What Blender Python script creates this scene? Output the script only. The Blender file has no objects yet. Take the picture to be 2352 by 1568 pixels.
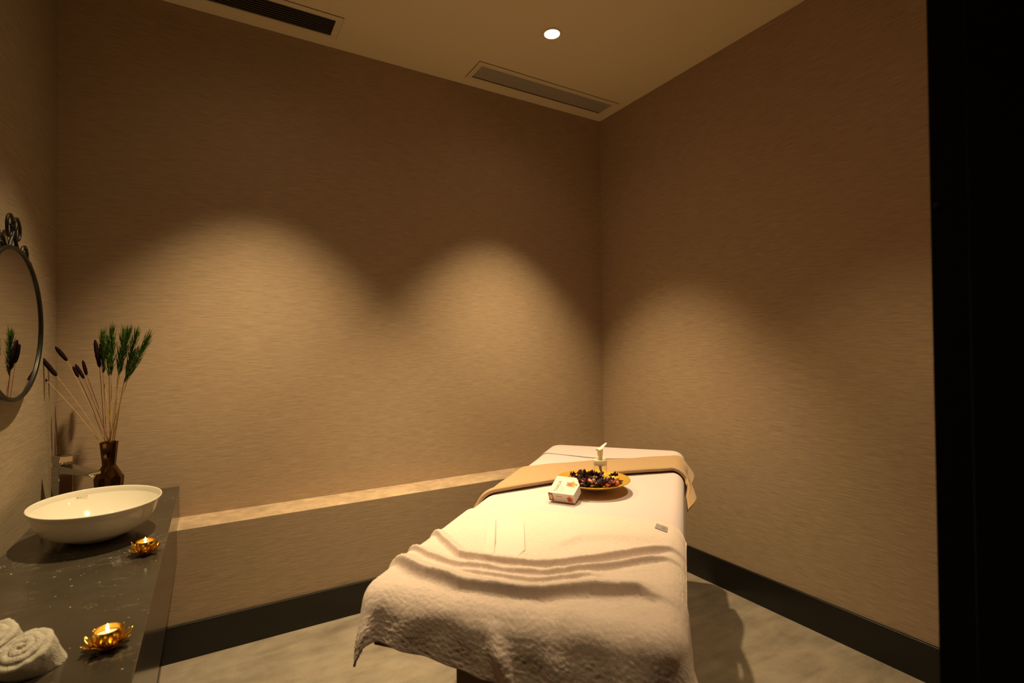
import bpy, bmesh, math, random
import numpy as np
from mathutils import Vector, Matrix, noise

SC = bpy.context.scene
COL = SC.collection
random.seed(4)
rng = np.random.default_rng(7)

# ------------------------------------------------------------------ camera
YAW, PITCH, ROLL = math.radians(30.379), math.radians(0.694), math.radians(-0.577)
FPX, CAMZ = 1173.6, 1.4
_f = Vector((math.sin(YAW), math.cos(YAW), 0)); _r = Vector((math.cos(YAW), -math.sin(YAW), 0)); _u = Vector((0, 0, 1))
F3 = _f * math.cos(PITCH) + _u * math.sin(PITCH); _u2 = _u * math.cos(PITCH) - _f * math.sin(PITCH)
R3 = _r * math.cos(ROLL) + _u2 * math.sin(ROLL); U3 = _u2 * math.cos(ROLL) - _r * math.sin(ROLL)
cam = bpy.data.cameras.new('camera'); cam_o = bpy.data.objects.new('camera', cam); COL.objects.link(cam_o)
cam.sensor_width = 36.0; cam.lens = FPX / 2352 * 36.0; cam.clip_start = 0.02
cam_o.matrix_world = Matrix(((R3.x, U3.x, -F3.x, 0), (R3.y, U3.y, -F3.y, 0), (R3.z, U3.z, -F3.z, CAMZ), (0, 0, 0, 1)))
cam.dof.use_dof = True; cam.dof.focus_distance = 2.4; cam.dof.aperture_fstop = 3.2
SC.camera = cam_o

# ------------------------------------------------------------------ world, view, light levels
wd = bpy.data.worlds.new('world'); SC.world = wd; wd.use_nodes = True
wd.node_tree.nodes['Background'].inputs[0].default_value = (1.0, 0.75, 0.45, 1)
wd.node_tree.nodes['Background'].inputs[1].default_value = 0.0004
SC.view_settings.view_transform = 'Standard'; SC.view_settings.look = 'None'
SC.view_settings.exposure = 0.0; SC.view_settings.gamma = 1.0; SC.view_settings.use_curve_mapping = False
SC.cycles.use_denoising = True
SC.cycles.max_bounces = 10; SC.cycles.diffuse_bounces = 6; SC.cycles.glossy_bounces = 5; SC.cycles.transmission_bounces = 8
SC.cycles.sample_clamp_indirect = 6.0
SC.cycles.blur_glossy = 0.5
LIGHT_COL = (1.0, 0.745, 0.40)
BEAM, BEAM_SIZE, BEAM_BLEND = 318.0, 76, 0.8
SPILL, SPILL_SIZE = 3.0, 150
LAMP_SHARE = (1.0, 1.03, 0.33, 0.18)
LAMPS = [(0.20, 2.275), (1.607, 2.275), (1.607, 0.97), (0.20, 0.97)]

# ------------------------------------------------------------------ room numbers
XL, XR, YB, YF, H = -0.597, 2.552, 2.997, 0.315, 3.116
YL, ZL, HB = 2.784, 0.586, 0.162
XC, ZC, ZCB = -0.141, 0.738, 0.443

# ------------------------------------------------------------------ node helpers
def new_mat(name):
    m = bpy.data.materials.new(name); m.use_nodes = True
    nt = m.node_tree
    return m, nt, nt.nodes['Principled BSDF']
def plain(name, col, rough=0.5, metal=0.0, spec=0.5, **kw):
    m, nt, b = new_mat(name)
    b.inputs['Base Color'].default_value = (*col, 1); b.inputs['Roughness'].default_value = rough
    b.inputs['Metallic'].default_value = metal; b.inputs['Specular IOR Level'].default_value = spec
    for k, v in kw.items(): b.inputs[k.replace('_', ' ')].default_value = v
    return m
def coords(nt, scale, kind='Object', rot=(0, 0, 0)):
    tc = nt.nodes.new('ShaderNodeTexCoord'); mp = nt.nodes.new('ShaderNodeMapping')
    mp.inputs['Scale'].default_value = scale; mp.inputs['Rotation'].default_value = rot
    nt.links.new(tc.outputs[kind], mp.inputs['Vector']); return mp.outputs[0]
def noise_tex(nt, vec, scale=1.0, detail=3.0, rough=0.55, dist=0.0):
    n = nt.nodes.new('ShaderNodeTexNoise'); n.inputs['Scale'].default_value = scale
    n.inputs['Detail'].default_value = detail; n.inputs['Roughness'].default_value = rough; n.inputs['Distortion'].default_value = dist
    nt.links.new(vec, n.inputs['Vector']); return n.outputs['Fac']
def ramp(nt, fac, stops):
    r = nt.nodes.new('ShaderNodeValToRGB'); e = r.color_ramp.elements
    while len(e) < len(stops): e.new(0.5)
    for i, (p, c) in enumerate(stops): e[i].position = p; e[i].color = (*c, 1)
    nt.links.new(fac, r.inputs[0]); return r.outputs[0]
def mix(nt, fac, a, b, mode='MIX'):
    n = nt.nodes.new('ShaderNodeMix'); n.data_type = 'RGBA'; n.blend_type = mode
    for sock, v in ((n.inputs[0], fac), (n.inputs[6], a), (n.inputs[7], b)):
        if isinstance(v, (int, float)): sock.default_value = v
        elif isinstance(v, tuple): sock.default_value = (*v, 1)
        else: nt.links.new(v, sock)
    return n.outputs[2]
def math_n(nt, op, a, b=0.0):
    n = nt.nodes.new('ShaderNodeMath'); n.operation = op
    for i, v in enumerate((a, b)):
        if isinstance(v, (int, float)): n.inputs[i].default_value = v
        else: nt.links.new(v, n.inputs[i])
    return n.outputs[0]
def bump(nt, b, height, strength=0.3, dist=0.002):
    n = nt.nodes.new('ShaderNodeBump'); n.inputs['Strength'].default_value = strength; n.inputs['Distance'].default_value = dist
    nt.links.new(height, n.inputs['Height']); nt.links.new(n.outputs[0], b.inputs['Normal'])

def wallpaper(name, col):
    m, nt, b = new_mat(name)
    v1 = coords(nt, (9, 9, 260)); v2 = coords(nt, (22, 22, 620)); v3 = coords(nt, (1.2, 1.2, 1.6))
    n1 = noise_tex(nt, v1, 1, 4, 0.65, 0.3); n2 = noise_tex(nt, v2, 1, 2, 0.5); n3 = noise_tex(nt, v3, 1, 2)
    s = math_n(nt, 'ADD', math_n(nt, 'MULTIPLY', n1, 0.65), math_n(nt, 'MULTIPLY', n2, 0.35))
    c = ramp(nt, s, [(0.32, tuple(x * 0.68 for x in col)), (0.5, col), (0.68, tuple(min(1, x * 1.3) for x in col))])
    c2 = mix(nt, 0.12, c, ramp(nt, n3, [(0.3, tuple(x * 0.8 for x in col)), (0.7, tuple(x * 1.15 for x in col))]))
    nt.links.new(c2, b.inputs['Base Color']); b.inputs['Roughness'].default_value = 0.72; b.inputs['Specular IOR Level'].default_value = 0.25
    bump(nt, b, s, 0.45, 0.0015)
    return m
M = {}
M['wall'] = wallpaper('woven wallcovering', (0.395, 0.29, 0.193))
M['wall_side'] = wallpaper('mottled wallcovering with painted shade', (0.275, 0.215, 0.145))  # greyer left-wall covering, with the dimness of that side painted into its colour
M['ceiling'] = plain('ceiling paint', (0.76, 0.67, 0.46), 0.8, spec=0.2)
def floor_mat():
    m, nt, b = new_mat('grey stone tile')
    v = coords(nt, (1, 1, 1)); vs = coords(nt, (3.0, 14, 1), rot=(0, 0, 0.5))
    n1 = noise_tex(nt, v, 5, 6, 0.65, 0.4); n2 = noise_tex(nt, vs, 1.0, 5, 0.6, 0.5); n3 = noise_tex(nt, v, 190, 2, 0.5)
    s = math_n(nt, 'ADD', math_n(nt, 'MULTIPLY', n1, 0.4), math_n(nt, 'ADD', math_n(nt, 'MULTIPLY', n2, 0.4), math_n(nt, 'MULTIPLY', n3, 0.2)))
    c = ramp(nt, s, [(0.36, (0.150, 0.124, 0.095)), (0.5, (0.225, 0.189, 0.146)), (0.64, (0.30, 0.253, 0.198))])
    br = nt.nodes.new('ShaderNodeTexBrick'); br.offset = 0.0; br.squash = 1.0
    for k, x in (('Scale', 1.0), ('Mortar Size', 0.0016), ('Mortar Smooth', 0.2), ('Brick Width', 14.0), ('Row Height', 1.2), ('Bias', 0.0)): br.inputs[k].default_value = x
    mp = nt.nodes.new('ShaderNodeMapping'); mp.inputs['Location'].default_value = (0.63, 0.41, 0)
    tc = nt.nodes.new('ShaderNodeTexCoord'); nt.links.new(tc.outputs['Object'], mp.inputs[0]); nt.links.new(mp.outputs[0], br.inputs['Vector'])
    c2 = mix(nt, math_n(nt, 'MULTIPLY', br.outputs['Fac'], 0.75), c, (0.33, 0.30, 0.26))
    nt.links.new(c2, b.inputs['Base Color']); b.inputs['Roughness'].default_value = 0.48; b.inputs['Specular IOR Level'].default_value = 0.35
    bump(nt, b, math_n(nt, 'SUBTRACT', s, br.outputs['Fac']), 0.25, 0.002)
    return m
M['floor'] = floor_mat()
M['base'] = plain('dark skirting lacquer', (0.012, 0.0105, 0.009), 0.33, spec=0.4)
M['black'] = plain('black door lacquer', (0.0022, 0.002, 0.0018), 0.5, spec=0.12)
M['dark'] = plain('dark hollow', (0.006, 0.005, 0.004), 0.9, spec=0.1)
M['vent'] = plain('vent cream metal', (0.72, 0.635, 0.435), 0.7, spec=0.2)
M['slat'] = plain('vent dark slat', (0.16, 0.125, 0.08), 0.6, spec=0.2)
M['ventgrey'] = plain('vent grey mesh', (0.40, 0.37, 0.30), 0.7, spec=0.3)
def wood():
    m, nt, b = new_mat('brown wood veneer')
    n = noise_tex(nt, coords(nt, (3, 3, 60)), 1, 4, 0.6, 0.6)
    nt.links.new(ramp(nt, n, [(0.3, (0.13, 0.058, 0.022)), (0.7, (0.21, 0.10, 0.042))]), b.inputs['Base Color'])
    b.inputs['Roughness'].default_value = 0.5; return m
M['wood'] = wood()
def cloth(name, col, scale=420, strength=0.35, var=0.08, dist=0.002):
    m, nt, b = new_mat(name)
    v = coords(nt, (1, 1, 1)); n1 = noise_tex(nt, v, scale, 3, 0.6); n2 = noise_tex(nt, v, scale * 0.18, 3, 0.6, 0.5)
    s = math_n(nt, 'ADD', math_n(nt, 'MULTIPLY', n1, 0.6), math_n(nt, 'MULTIPLY', n2, 0.4))
    nt.links.new(ramp(nt, s, [(0.3, tuple(x * (1 - var) for x in col)), (0.7, tuple(min(1, x * (1 + var * 0.6)) for x in col))]), b.inputs['Base Color'])
    b.inputs['Roughness'].default_value = 0.95; b.inputs['Specular IOR Level'].default_value = 0.05
    b.inputs['Sheen Weight'].default_value = 0.12; b.inputs['Sheen Roughness'].default_value = 0.6
    bump(nt, b, s, strength, dist); return m
M['sheet'] = cloth('white cotton sheet', (0.57, 0.474, 0.475), 700, 0.12, 0.03)
M['terry'] = cloth('white terry towelling', (0.67, 0.55, 0.495), 420, 0.7, 0.14, 0.0022)
M['roll'] = cloth('white towel roll', (0.52, 0.485, 0.40), 380, 0.9, 0.2, 0.005)
M['beige'] = cloth('beige fleece', (0.40, 0.265, 0.145), 520, 0.4, 0.10)
M['cotton'] = cloth('white cotton', (0.68, 0.57, 0.52), 800, 0.2, 0.03)
M['tag'] = plain('grey woven tag', (0.27, 0.235, 0.22), 0.8)
M['ink'] = plain('grey print', (0.10, 0.08, 0.07), 0.7)
def stone():
    m, nt, b = new_mat('grey brown marble counter')
    v = coords(nt, (1, 1, 1)); vv = coords(nt, (2.2, 5.5, 3), rot=(0, 0, 0.25))
    n0 = noise_tex(nt, v, 6, 5, 0.6, 0.8)
    c = ramp(nt, n0, [(0.3, (0.034, 0.028, 0.020)), (0.7, (0.052, 0.043, 0.031))])
    n1 = noise_tex(nt, vv, 1.5, 6, 0.6, 1.2)
    vein = ramp(nt, math_n(nt, 'ABSOLUTE', math_n(nt, 'SUBTRACT', n1, 0.5)), [(0.0, (1, 1, 1)), (0.008, (0, 0, 0))])
    n2 = noise_tex(nt, v, 3.2, 3)
    msk = ramp(nt, n2, [(0.5, (0, 0, 0)), (0.66, (1, 1, 1))])
    c = mix(nt, math_n(nt, 'MULTIPLY', math_n(nt, 'MULTIPLY', vein, msk), 0.45), c, (0.42, 0.38, 0.32))
    n3 = noise_tex(nt, v, 70, 1, 0.3)
    spk = ramp(nt, n3, [(0.775, (0, 0, 0)), (0.80, (1, 1, 1))])
    c = mix(nt, math_n(nt, 'MULTIPLY', spk, 0.6), c, (0.5, 0.47, 0.42))
    nt.links.new(c, b.inputs['Base Color']); b.inputs['Roughness'].default_value = 0.16; b.inputs['Specular IOR Level'].default_value = 0.55
    return m
M['stone'] = stone()
M['ceramic'] = plain('white glazed ceramic', (0.70, 0.66, 0.56), 0.08, spec=0.6)
M['chrome'] = plain('polished chrome', (0.46, 0.455, 0.445), 0.06, 1.0)
M['vase'] = plain('dark gold glaze', (0.135, 0.064, 0.016), 0.10, 0.95)
M['gold'] = plain('polished gold foil', (0.70, 0.44, 0.085), 0.22, 1.0)
M['plate'] = plain('brushed gold plate', (0.72, 0.43, 0.055), 0.34, 0.55)
M['wax'] = plain('candle wax', (0.86, 0.72, 0.42), 0.5, Subsurface_Weight=0.25)
M['wick'] = plain('wick', (0.02, 0.015, 0.01), 0.9)
M['stem'] = plain('dry straw stem', (0.46, 0.29, 0.085), 0.7)
M['redstem'] = plain('reddish dry stem', (0.26, 0.10, 0.045), 0.8)
def green():
    m, nt, b = new_mat('green dyed reed')
    n = noise_tex(nt, coords(nt, (1, 1, 1)), 60, 2)
    nt.links.new(ramp(nt, n, [(0.3, (0.016, 0.05, 0.008)), (0.7, (0.075, 0.15, 0.02))]), b.inputs['Base Color'])
    b.inputs['Roughness'].default_value = 0.75; b.inputs['Specular IOR Level'].default_value = 0.15; return m
M['green'] = green()
M['tail'] = plain('dark purple brown grass head', (0.014, 0.006, 0.008), 0.95, spec=0.05)
M['iron'] = plain('dark wrought iron', (0.012, 0.011, 0.010), 0.38, 0.6)
M['mirror'] = plain('mirror glass', (0.74, 0.75, 0.72), 0.02, 1.0)
M['pump'] = plain('cream pump plastic', (0.80, 0.70, 0.50), 0.35)
M['straw'] = plain('frosted dip tube', (0.62, 0.60, 0.52), 0.35, Alpha=0.85)
M['glass'] = plain('clear bottle plastic', (0.98, 0.97, 0.93), 0.03, Transmission_Weight=1.0, IOR=1.33)
M['box'] = plain('cream white card', (0.60, 0.545, 0.50), 0.5, spec=0.3)
M['print_brown'] = plain('brown print', (0.16, 0.075, 0.035), 0.6)
M['print_orange'] = plain('orange flower print', (0.62, 0.17, 0.02), 0.6)
M['print_red'] = plain('red flower print', (0.45, 0.04, 0.018), 0.6)
M['print_yellow'] = plain('yellow flower print', (0.62, 0.34, 0.07), 0.6)
M['print_green'] = plain('olive leaf print', (0.20, 0.18, 0.04), 0.6)
M['print_skin'] = plain('pink portrait print', (0.62, 0.33, 0.22), 0.6)
M['print_dark'] = plain('dark brown print', (0.16, 0.09, 0.05), 0.6)
M['pp_dark'] = plain('dried dark petal', (0.030, 0.009, 0.013), 0.7, spec=0.2)
M['pp_brown'] = plain('dried brown bark', (0.085, 0.028, 0.010), 0.6)
M['pp_red'] = plain('dried coral petal', (0.60, 0.115, 0.055), 0.6)
M['pp_pink'] = plain('dried pinkish chip', (0.50, 0.28, 0.19), 0.6)
M['pp_orange'] = plain('dried orange rind', (0.62, 0.24, 0.03), 0.55)
M['pp_yellow'] = plain('dried yellow floret', (0.66, 0.42, 0.09), 0.7)
def emit(name, col, s):
    m, nt, b = new_mat(name)
    b.inputs['Base Color'].default_value = (*col, 1); b.inputs['Emission Color'].default_value = (*col, 1); b.inputs['Emission Strength'].default_value = s
    return m
M['lens'] = emit('lit lamp lens', (1.0, 0.88, 0.66), 9.0)
M['flame'] = emit('candle flame', (1.0, 0.80, 0.45), 16.0)

# ------------------------------------------------------------------ mesh helpers
class MB:
    def __init__(s): s.v = []; s.f = []
    def add(s, vs, fs):
        k = len(s.v); s.v += [tuple(map(float, p)) for p in vs]; s.f += [tuple(i + k for i in f) for f in fs]; return s
    def box(s, a, b, T=None):
        (x0, y0, z0), (x1, y1, z1) = a, b
        vs = [(x0, y0, z0), (x1, y0, z0), (x1, y1, z0), (x0, y1, z0), (x0, y0, z1), (x1, y0, z1), (x1, y1, z1), (x0, y1, z1)]
        if T: vs = [T(*p) for p in vs]
        return s.add(vs, [(0, 3, 2, 1), (4, 5, 6, 7), (0, 1, 5, 4), (1, 2, 6, 5), (2, 3, 7, 6), (3, 0, 4, 7)])
    def prism(s, poly, z0, z1, T=None):
        n = len(poly); vs = [(x, y, z0) for x, y in poly] + [(x, y, z1) for x, y in poly]
        if T: vs = [T(*p) for p in vs]
        return s.add(vs, [tuple(range(n))[::-1], tuple(range(n, 2 * n))] + [(i, (i + 1) % n, n + (i + 1) % n, n + i) for i in range(n)])
    def grid(s, P, cu=False, cv=False):
        n, m = P.shape[:2]; fs = []
        for i in range(n if cu else n - 1):
            for j in range(m if cv else m - 1):
                a, b = i, (i + 1) % n; c, d = j, (j + 1) % m
                fs.append((a * m + c, b * m + c, b * m + d, a * m + d))
        return s.add(P.reshape(-1, 3), fs)
    def lathe(s, prof, c=(0, 0, 0), n=40, ex=1.0, ey=1.0, cap0=False, cap1=False, rot=0.0, axis=None):
        P = np.zeros((len(prof), n, 3)); a = np.linspace(0, 2 * np.pi, n, endpoint=False) + rot
        for i, (r, z) in enumerate(prof):
            P[i, :, 0] = r * ex * np.cos(a); P[i, :, 1] = r * ey * np.sin(a); P[i, :, 2] = z
        if axis is not None:
            q = np.array(Vector((0, 0, 1)).rotation_difference(Vector(axis)).to_matrix()); P = P @ q.T
        P = P + np.array(c); k = len(s.v); s.grid(P, False, True)
        L = len(prof)
        if cap0: s.f.append(tuple(k + j for j in range(n))[::-1])
        if cap1: s.f.append(tuple(k + (L - 1) * n + j for j in range(n)))
        return s
    def tube(s, pts, r, n=8, closed=False):
        pts = [Vector(p) for p in pts]; N = len(pts)
        rs = r if hasattr(r, '__len__') else [r] * N
        P = np.zeros((N, n, 3)); up = Vector((0, 0, 1)); last = None
        for i, p in enumerate(pts):
            t = (pts[(i + 1) % N] - pts[i - 1]) if closed else (pts[min(i + 1, N - 1)] - pts[max(i - 1, 0)])
            t.normalize()
            if last is None:
                ref = up if abs(t.z) < 0.9 else Vector((1, 0, 0)); a = t.cross(ref).normalized()
            else: a = (last - t * last.dot(t)).normalized()
            last = a; b = t.cross(a)
            for j in range(n):
                w = 2 * math.pi * j / n; q = p + (a * math.cos(w) + b * math.sin(w)) * rs[i]; P[i, j] = q
        k = len(s.v); s.grid(P, closed, True)
        if not closed:
            s.f.append(tuple(k + j for j in range(n))[::-1]); s.f.append(tuple(k + (N - 1) * n + j for j in range(n)))
        return s
    def mesh(s, name, base=(0, 0, 0)):
        me = bpy.data.meshes.new(name); b = Vector(base)
        me.from_pydata([tuple(Vector(p) - b) for p in s.v], [], s.f); me.update(); return me

def tag(o, label=None, cat=None, group=None, kind=None):
    for k, v in (('label', label), ('category', cat), ('group', group), ('kind', kind)):
        if v: o[k] = v
    return o
def world_loc(o):
    p = Vector(o.location)
    while o.parent: o = o.parent; p += Vector(o.location)
    return p
def put(name, mb, mat, parent=None, base=(0, 0, 0), smooth=True, bevel=0.0, solid=0.0, fix=True, angle=40):
    """one mesh object from world coordinates; its origin is its parent's base, or `base`"""
    b = world_loc(parent) if parent else Vector(base)
    me = mb.mesh(name, b); me.materials.append(M[mat])
    if fix:
        bm = bmesh.new(); bm.from_mesh(me); bmesh.ops.recalc_face_normals(bm, faces=bm.faces); bm.to_mesh(me); bm.free()
    o = bpy.data.objects.new(name, me); COL.objects.link(o)
    if parent: o.parent = parent
    else: o.location = b
    if solid: m = o.modifiers.new('thickness', 'SOLIDIFY'); m.thickness = solid; m.offset = -1.0
    if bevel: m = o.modifiers.new('bevel', 'BEVEL'); m.width = bevel; m.segments = 3; m.limit_method = 'ANGLE'; m.angle_limit = math.radians(35)
    if smooth:
        me.polygons.foreach_set('use_smooth', [True] * len(me.polygons))
        if angle: me.set_sharp_from_angle(angle=math.radians(angle))
    return o
def thing(name, label, cat, loc, group=None):
    o = bpy.data.objects.new(name, None); o.empty_display_size = 0.05; COL.objects.link(o); o.location = loc
    return tag(o, label, cat, group)
def struct(name, mb, mat, bevel=0.0, **kw):
    o = put(name, mb, mat, smooth=False, bevel=bevel, **kw); o['kind'] = 'structure'; return o

def ray(px, py):
    return F3 + R3 * ((px - 1176) / FPX) - U3 * ((py - 784) / FPX)
def at(px, py, depth): return Vector((0, 0, CAMZ)) + ray(px, py) * depth
def on_z(px, py, z):
    d = ray(px, py); return Vector((0, 0, CAMZ)) + d * ((z - CAMZ) / d.z)

# ------------------------------------------------------------------ structure
T = 0.12
struct('floor', MB().box((XL - T, -1.6, -0.1), (XR + T, YB + T, 0)), 'floor')
struct('ceiling', MB().box((XL - T, -1.6, H), (XR + T, YB + T, H + 0.1)), 'ceiling')
struct('wall_back', MB().box((XL - T, YB, 0), (XR + T, YB + T, H)), 'wall')
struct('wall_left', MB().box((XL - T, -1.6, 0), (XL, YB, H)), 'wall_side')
struct('wall_right', MB().box((XR, -1.6, 0), (XR + T, YB, H)), 'wall')
lw = struct('wall_back_ledge', MB().box((XL, YL, 0), (XR, YB, ZL)), 'wall', bevel=0.003)
DJ = 0.905
struct('wall_front', MB().box((DJ, 0.0, 0), (XR, YF, H)).box((XL, -0.05, 0), (-0.32, 0.12, H)).box((-0.32, -0.05, 2.5), (DJ, 0.12, H)), 'wall')
struct('wall_hall', MB().box((XL - T, -1.72, 0), (XR + T, -1.6, H)), 'dark')
bb = 0.016
struct('baseboard_back', MB().box((XC - 0.45, YL - bb, 0), (XR - bb, YL, HB)), 'base', bevel=0.002)
struct('baseboard_right', MB().box((XR - bb, YF + 0.001, 0), (XR, YL, HB)), 'base', bevel=0.002)
# vertical corner joint: slim bead where the wallcoverings meet
struct('trim_1', MB().box((XR - 0.0035, YB - 0.0035, ZL), (XR, YB, H)), 'wall')
# doorway lining beside the camera: deep black jamb with an architrave step
jb = MB().box((DJ - 0.015, -0.35, 0), (DJ, YF + 0.012, 2.5)).box((DJ - 0.03, -0.35, 0), (DJ - 0.015, YF - 0.035, 2.5)).box((DJ, YF, 0), (DJ + 0.07, YF + 0.012, 2.5)).box((-0.32, -0.05, 2.5 - 0.03), (DJ, 0.12, 2.5))
door = struct('door_1', jb, 'black', bevel=0.002)
hp = MB().lathe([(0.0001, 0), (0.004, 0.0005), (0.0045, 0.002), (0.0, 0.003)], (DJ - 0.0155, YF + 0.004, 1.595), 12, axis=(-1, 0, 0))
put('strike_screw', hp, 'iron', door)

# ------------------------------------------------------------------ ceiling vents
def vent(x0, x1, y0, y1, label, dark):
    t = thing('ceiling_vent', label, 'vent', ((x0 + x1) / 2, (y0 + y1) / 2, H), 'linear air vents along the back wall')
    fx, fy, fz = 0.032, 0.036, 0.004
    fr = MB().box((x0, y0, H - fz), (x1, y0 + fy, H)).box((x0, y1 - 0.022, H - fz), (x1, y1, H)).box((x0, y0 + fy, H - fz), (x0 + fx, y1 - 0.022, H)).box((x1 - fx, y0 + fy, H - fz), (x1, y1 - 0.022, H))
    put('frame', fr, 'vent', t, smooth=False)
    sh = MB()
    e = 0.0022
    for a, b in (((x0 - e, y0 - e), (x1 + e, y0)), ((x0 - e, y0), (x0, y1)), ((x1, y0), (x1 + e, y1))):
        sh.box((a[0], a[1], H - 0.0012), (b[0], b[1], H))
    put('shadow_gap', sh, 'dark', t, smooth=False)
    ax0, ax1, ay0, ay1 = x0 + fx, x1 - fx, y0 + fy, y1 - 0.022
    put('backing', MB().box((ax0, ay0, H - 0.0006), (ax1, ay1, H - 0.0001)), 'dark', t, smooth=False)
    if dark:
        n = 8; p = (ay1 - ay0) / n
        for k in range(n):
            y = ay0 + p * (k + 0.5)
            put('slat', MB().box((ax0, y - 0.0017, H - 0.0036), (ax1, y + 0.0017, H - 0.0006)), 'slat', t, smooth=False)
    else:
        n = 26; p = (ay1 - ay0 - 0.012) / n; g = MB()
        for k in range(n):
            y = ay0 + p * k
            g.box((ax0, y + 0.0004, H - 0.0036), (ax1, y + p - 0.0004, H - 0.0012))
        put('mesh_panel', g, 'ventgrey', t, smooth=False)
    return t
vent(-0.55, 0.592, 2.700, 2.906, 'long ceiling vent with dark slats at upper left above the back wall', True)
vent(1.385, 2.482, 2.708, 2.912, 'pale grey mesh ceiling vent by the room corner behind the lit downlight', False)

# ------------------------------------------------------------------ downlights
def downlight(x, y, label, share):
    t = thing('downlight', label, 'ceiling light', (x, y, H), 'ceiling downlights')
    put('trim_ring', MB().lathe([(0.041, 0.0), (0.053, 0.0), (0.054, -0.002), (0.050, -0.005), (0.043, -0.005), (0.041, 0.0)], (x, y, H), 40), 'vent', t)
    put('lens', MB().lathe([(0.0001, -0.0035), (0.03, -0.0035), (0.043, -0.002)], (x, y, H), 40, cap0=True), 'lens', t)
    for nm, w, size, bl, rad in (('beam', BEAM, BEAM_SIZE, BEAM_BLEND, 0.03), ('spill', SPILL, SPILL_SIZE, 1.0, 0.04)):
        l = bpy.data.lights.new(nm, 'SPOT'); l.energy = w * share; l.color = LIGHT_COL; l.spot_size = math.radians(size); l.spot_blend = bl; l.shadow_soft_size = rad
        lo = bpy.data.objects.new(nm, l); COL.objects.link(lo); lo.parent = t; lo.location = (0, 0, -0.045)
for (x, y), share, lb in zip(LAMPS, LAMP_SHARE, ('ceiling downlight above the washbasin end of the back wall, out of frame', 'glowing round downlight in the ceiling near the mesh vent',
                              'ceiling downlight over the right side near the doorway, out of frame', 'ceiling downlight over the counter side near the doorway, out of frame')):
    downlight(x, y, lb, share)

# ------------------------------------------------------------------ treatment table
BA = math.radians(48.9)
BU = np.array([math.sin(BA), math.cos(BA), 0]); BV = np.array([math.cos(BA), -math.sin(BA), 0])
def W(u, v, z): return tuple(BU * u + BV * v + np.array([0, 0, z]))
def to_uv(p): p = np.array(p); return float(p @ BU), float(p @ BV)
U0, U1, V0, V1, ZT = 1.085, 3.10, -0.785, -0.004, 0.80
def wrap(d, R, re, tilt):
    """d = flat distance from the core; returns horizontal reach and drop round an edge of radius re"""
    s0 = R - re; q = np.maximum(d - s0, 0); th = np.minimum(q / re, tilt); rest = np.maximum(q - re * tilt, 0)
    return np.minimum(d, s0) + re * np.sin(th) + rest * math.cos(tilt), -(re * (1 - np.cos(th)) + rest * math.sin(tilt))
def drape(u, v, off=0.006, R=0.075, re=0.05, tilt=math.radians(83), box=(U0, U1, V0, V1)):
    """lay a flat cloth coordinate over the rounded mattress"""
    a0, a1, b0, b1 = box
    cu = np.clip(u, a0 + R, a1 - R); cv = np.clip(v, b0 + R, b1 - R)
    du, dv = u - cu, v - cv; d = np.hypot(du, dv); dd = np.maximum(d, 1e-9)
    h, z = wrap(d, R, re, tilt)
    # push out by off along the wrapped normal
    th = np.minimum(np.maximum(d - (R - re), 0) / re, tilt)
    h2 = np.where(d > 1e-9, h + off * np.sin(th), 0); z2 = z + off * np.cos(th)
    return np.stack([cu + du / dd * h2, cv + dv / dd * h2, ZT + z2], -1)
def to_world(P): return P[..., :1] * BU + P[..., 1:2] * BV + P[..., 2:] * np.array([0, 0, 1.0])
def fnoise(U, V, sc, seed=0.0, octs=2):
    out = np.empty(U.shape); it = np.nditer([U, V], flags=['multi_index'])
    for a, b in it: out[it.multi_index] = noise.fractal(Vector((float(a) * sc, float(b) * sc, seed)), 1.0, 2.0, octs)
    return out

tb = thing('treatment_table', 'white-sheeted massage table on a brown wood pedestal standing diagonally in the room', 'massage table', W((U0 + U1) / 2, (V0 + V1) / 2, 0))
put('pedestal', MB().box((1.25, -0.585, 0.0), (2.92, -0.20, 0.655), W), 'wood', tb, bevel=0.003)
put('bed_frame', MB().box((U0 + 0.03, V0 + 0.035, 0.655), (U1 - 0.03, V1 - 0.035, 0.70), W), 'wood', tb, bevel=0.004)
# mattress with fitted sheet
nu, nv = 130, 60
uu = np.concatenate([np.linspace(U0 - 0.12, U0 + 0.09, 26), np.linspace(U0 + 0.1, U1 - 0.1, 60), np.linspace(U1 - 0.09, U1 + 0.12, 26)])
vv = np.concatenate([np.linspace(V0 - 0.12, V0 + 0.09, 26), np.linspace(V0 + 0.1, V1 - 0.1, 30), np.linspace(V1 - 0.09, V1 + 0.12, 26)])
UU, VV = np.meshgrid(uu, vv, indexing='ij')
P = drape(UU, VV, 0.0, tilt=math.radians(89)); P[..., 2] = np.maximum(P[..., 2], 0.70)
P[..., 2] += 0.0015 * np.where(P[..., 2] > 0.78, fnoise(UU, VV, 5.0, 3.0), 0)
put('fitted_sheet', MB().grid(to_world(P)), 'sheet', tb, angle=0)

# ---- folded cover over the head end
vv = np.linspace(V0 - 0.16, V1 + 0.16, 120)
vt = np.array([V0 - 0.16, -0.77, -0.42, -0.1, V1 + 0.16]); uh = np.interp(vv, vt, [2.86, 2.815, 2.745, 2.85, 2.88])
aa = np.linspace(0, 1, 60)
UU = uh[None, :] + (U1 + 0.14 - uh[None, :]) * aa[:, None]; VV = np.broadcast_to(vv, UU.shape).copy()
P = drape(UU, VV, 0.0045); lip = np.exp(-(aa[:, None] / 0.10) ** 2)
P[..., 2] += 0.0004 * lip + 0.0006 * fnoise(UU, VV, 4.0, 9.0)
o = put('head_cover_sheet', MB().grid(to_world(P)), 'sheet', solid=0.0035, angle=0, base=W(2.95, -0.4, ZT))
tag(o, 'white sheet folded over the far head end of the massage table', 'sheet')

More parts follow.
